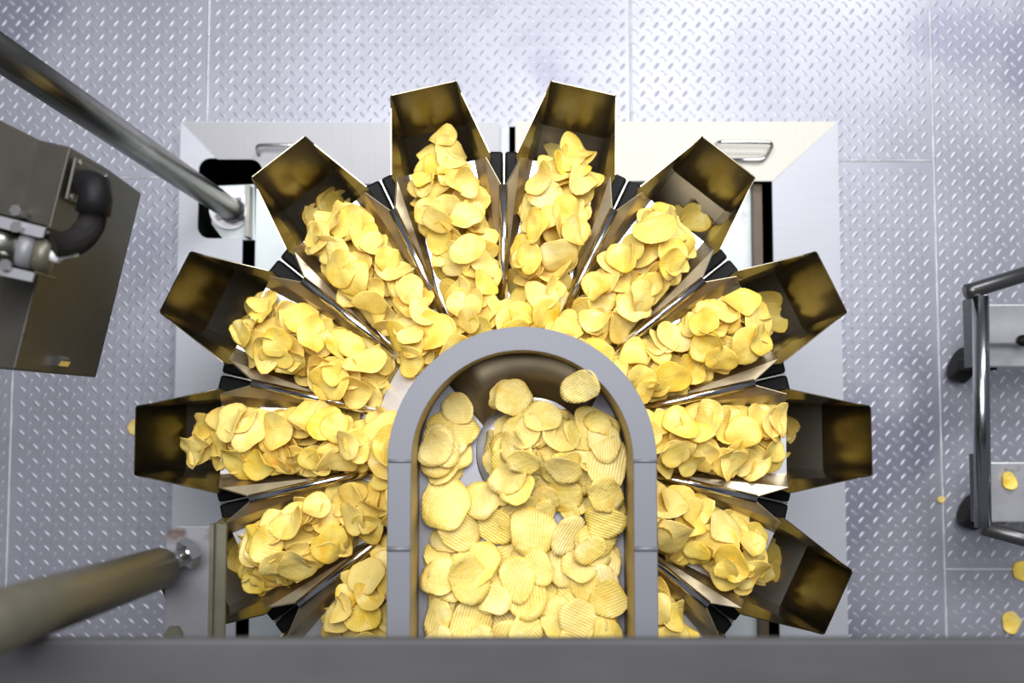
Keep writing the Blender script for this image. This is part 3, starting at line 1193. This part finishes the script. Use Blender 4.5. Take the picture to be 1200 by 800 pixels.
br = thing('bracket', 'rust-stained grey angle bracket hanging below the beam beside the tube', 'bracket', tuple(at(225, 700, .86)))
c0, c1 = at(195, 616, .90), at(243, 770, .90)
MB().prism(rounded([(c0.x, c1.y), (c1.x, c1.y), (c1.x, c0.y), (c0.x, c0.y)], [0, 0, 0, .012]), .895, .90).build('face_plate', M['bracket'], br, bevel=.001)
MB().box((c1.x, c1.y, .86), (c1.x + .004, c0.y + .001, .90)).build('side_flange', M['tube'], br)
f0, f1 = at(243, 616, .90), at(260, 770, .90)
MB().prism([(f0.x, f1.y), (f1.x, f1.y), (f1.x, f0.y + .001), (f0.x, f0.y + .001)], .888, .893).build('return_flange', M['tube'], br)
MB().box((c0.x, c1.y - .03, .895), (c1.x, c1.y - .024, 1.19)).build('hanger_strap', M['tube'], br)
MB().box((c0.x, c1.y - .03, .895), (c1.x, c1.y + .002, .900)).build('hanger_foot', M['tube'], br)
bq = at(205, 742, .90)
MB().tube([bq, bq + Vector((0, 0, .008))], .009, 6).build('bolt_head', M['tube'], br)

# ------------------------------------------------------------------ grubby drive box on the left edge
ZC, ZD = .95, .83
bxo = thing('drive_box', 'grubby grey folded steel drive box with black cable conduit', 'drive box', tuple(at(30, 300, .72)))
top = [at(-90, 95, .90), at(47, 163, .935), at(83, 172, ZC), at(127, 198, ZD)]
bot = [at(-140, 420, .90), at(-22, 429, .935), at(17, 433, ZC), at(67, 438, ZD)]
low = .70
MB().hexa(bot + [Vector((bot[3].x - .01, bot[3].y, low)), Vector((bot[0].x, bot[0].y, low))], top + [Vector((top[3].x - .01, top[3].y, low)), Vector((top[0].x, top[0].y, low))]).build('folded_housing', M['box'], bxo, bevel=.002)
fa = top[2]
fn = (top[3] - top[2]).cross(bot[2] - top[2]).normalized()
if fn.x < 0:
    fn = -fn


def onF(px, py, up=0.0):
    return on_plane(px, py, fa + fn * up, fn)


cpl = MB().plate([onF(86, 184, .0035), onF(125, 205, .0035), onF(115, 250, .0035), onF(75, 233, .0035)], .0035).build('cover_plate', M['box'], bxo, bevel=.001)
for px, py in ((90, 189), (120, 206), (80, 229)):
    a = onF(px, py, .0035)
    MB().tube([a, a + fn * .004], .0032, 10).build('screw', M['rod'], cpl)
a = onF(20, 248, 0)
ga = onF(98, 215, .002)
MB().tube([ga, ga + fn * .010], .0150, 24).build('gland_nut', M['rubber'], bxo, True)
path = [ga + fn * .006, onF(104, 216, .030), onF(111, 219, .040), onF(112, 232, .042), onF(109, 250, .042)]
MB().tube(path, .015, 18, rads=[.012, .0145, .0155, .016, .0165]).build('gland_elbow', M['black'], bxo, True)
cpath = []
ctrl = [onF(110, 246, .042), onF(106, 264, .045), onF(94, 279, .045), onF(78, 287, .04), onF(58, 290, .03)]
for i in range(66):
    t = i / 65 * (len(ctrl) - 1)
    j = min(int(t), len(ctrl) - 2)
    f_ = t - j
    p0 = ctrl[max(j - 1, 0)]
    p1, p2 = ctrl[j], ctrl[j + 1]
    p3 = ctrl[min(j + 2, len(ctrl) - 1)]
    cpath.append(.5 * ((2 * p1) + (p2 - p0) * f_ + (2 * p0 - 5 * p1 + 4 * p2 - p3) * f_ ** 2 + (3 * p1 - p0 - 3 * p2 + p3) * f_ ** 3))
MB().tube(cpath, .011, 14, rads=[(.0132, .0100)[i % 2] for i in range(66)]).build('corrugated_conduit', M['rubber'], bxo, False)
for px, py, z in ((20, 247, .955), (67, 423, .85)):
    a = at(px, py, z)
    MB().tube([a - Vector((0, 0, .02)), a + Vector((0, 0, .004))], .006, 6).build('bolt', M['rod'], bxo)

sp = thing('spray_pipe', 'short shiny pipe with clamp and light steel brackets over the drive box', 'pipe', tuple(at(20, 290, .97)))
q0, q1 = at(-70, 272, 1.03), at(40, 296, 1.01)
MB().tube([q0, q1], .0165, 28).build('pipe_barrel', M['pipe'], sp, True)
dq = (q1 - q0).normalized()
MB().tube([q1 - dq * .012, q1 + dq * .001], .0185, 28).build('clamp_band', M['bracket'], sp, True)
MB().tube([q1 + dq * .002, q1 + dq * .016], .0175, 28).build('end_cap', M['tube'], sp, True)
for pts, scr in (([(-60, 235), (54, 264), (50, 278), (45, 278), (-60, 252)], (22, 267)), ([(-60, 293), (41, 317), (37, 330), (-60, 310)], (9, 311))):
    pl = [at(x, y, 1.03) for x, y in pts]
    bpl = MB().prism([(p.x, p.y) for p in pl], 1.027, 1.03).build('bracket_plate', M['bracket'], sp)
    e = at(*pts[1], 1.03)
    s_ = at(*pts[0], 1.03)
    MB().plate([s_, e, e - Vector((0, 0, .045)), s_ - Vector((0, 0, .045))], .002).build('bracket_flange', M['tube'], sp)
    b_ = at(scr[0], scr[1], 1.03)
    MB().tube([b_, b_ + Vector((0, 0, .006))], .0055, 6).build('bolt_head', M['rod'], bpl)
g0, g1, g2 = at(53, 297, 1.015), at(70, 302, 1.015), at(90, 297, 1.0)
MB().tube([g0, g1], .0058, 16).build('latch_socket', M['grey'], sp, True)
MB().tube([g1 - Vector((.002, 0, 0)), g2], .003, 12, rads=[.0028, .0034]).build('latch_pin', M['grey'], sp, True)

# ------------------------------------------------------------------ step ladder on the right edge
lad = thing('step_ladder', 'tubular steel step ladder with grey treads and a black castor', 'step ladder', tuple(at(1180, 480, 0)))
ZH = .30
a0, a1 = at(1149, 347, ZH), at(1152, 618, ZH)
MB().tube([a0, a1], .0128, 20).build('front_rail', M['ladder'], lad, True)
b1 = at(1260, 303, ZH + .02)
MB().tube([at(1132, 342, ZH), at(1140, 340, ZH), b1], .0125, 18).build('upper_rail', M['ladderdark'], lad, True)
MB().tube([a1, at(1270, 650, ZH)], .0125, 18).build('lower_rail', M['ladderdark'], lad, True)
for px, y0, y1 in ((1138, 350, 430), (1146, 532, 612)):
    p, q = at(px, y0, .22), at(px, y1, .22)
    MB().box((p.x - .006, q.y, .20), (p.x + .004, p.y, .24)).build('side_plate', M['ladderdark'], lad)
for (x0, y0, x1, y1, z) in ((1153, 356, 1290, 403, .17), (1156, 541, 1290, 612, .15)):
    p, q = at(x0, y0, z), at(x1, y1, z)
    MB().box((p.x, q.y, z - .02), (q.x, p.y, z)).build('tread', M['tray'], lad, bevel=.003)
p, q = at(1156, 403, .14), at(1290, 430, .14)
MB().box((p.x, q.y, .12), (q.x, p.y, .14)).build('tread_ledge', M['tray'], lad, bevel=.003)
bq = at(1197, 399, .172)
MB().tube([bq, bq + Vector((0, 0, .01))], .010, 12).build('rubber_knob', M['black'], lad, True)
for (px, py) in ((1128, 428), (1140, 600)):
    c = at(px, py, .032)
    cw = MB().tube([c + Vector((-.014, 0.006, 0)), c + Vector((.014, -.006, 0))], .032, 28).build('castor_wheel', M['rubber'], lad, False, bevel=.005)
    MB().box((c.x - .02, c.y - .012, .05), (c.x + .03, c.y + .012, .11)).build('castor_fork', M['black'], lad, bevel=.004)
q = at(1182, 563, .153)
add_chip(0, 'floor', 5, (q.x, q.y, .156, .02, .03, 1.9, .62), 'stray chip lying on the lower ladder tread', None, False)
for (px, py) in ((1190, 680), (1190, 300)):
    c = at(px, py, .0)
    MB().tube([(c.x + .12, c.y, 0), (c.x + .12, c.y, ZH)], .0125, 16).build('leg', M['ladder'], lad, True)
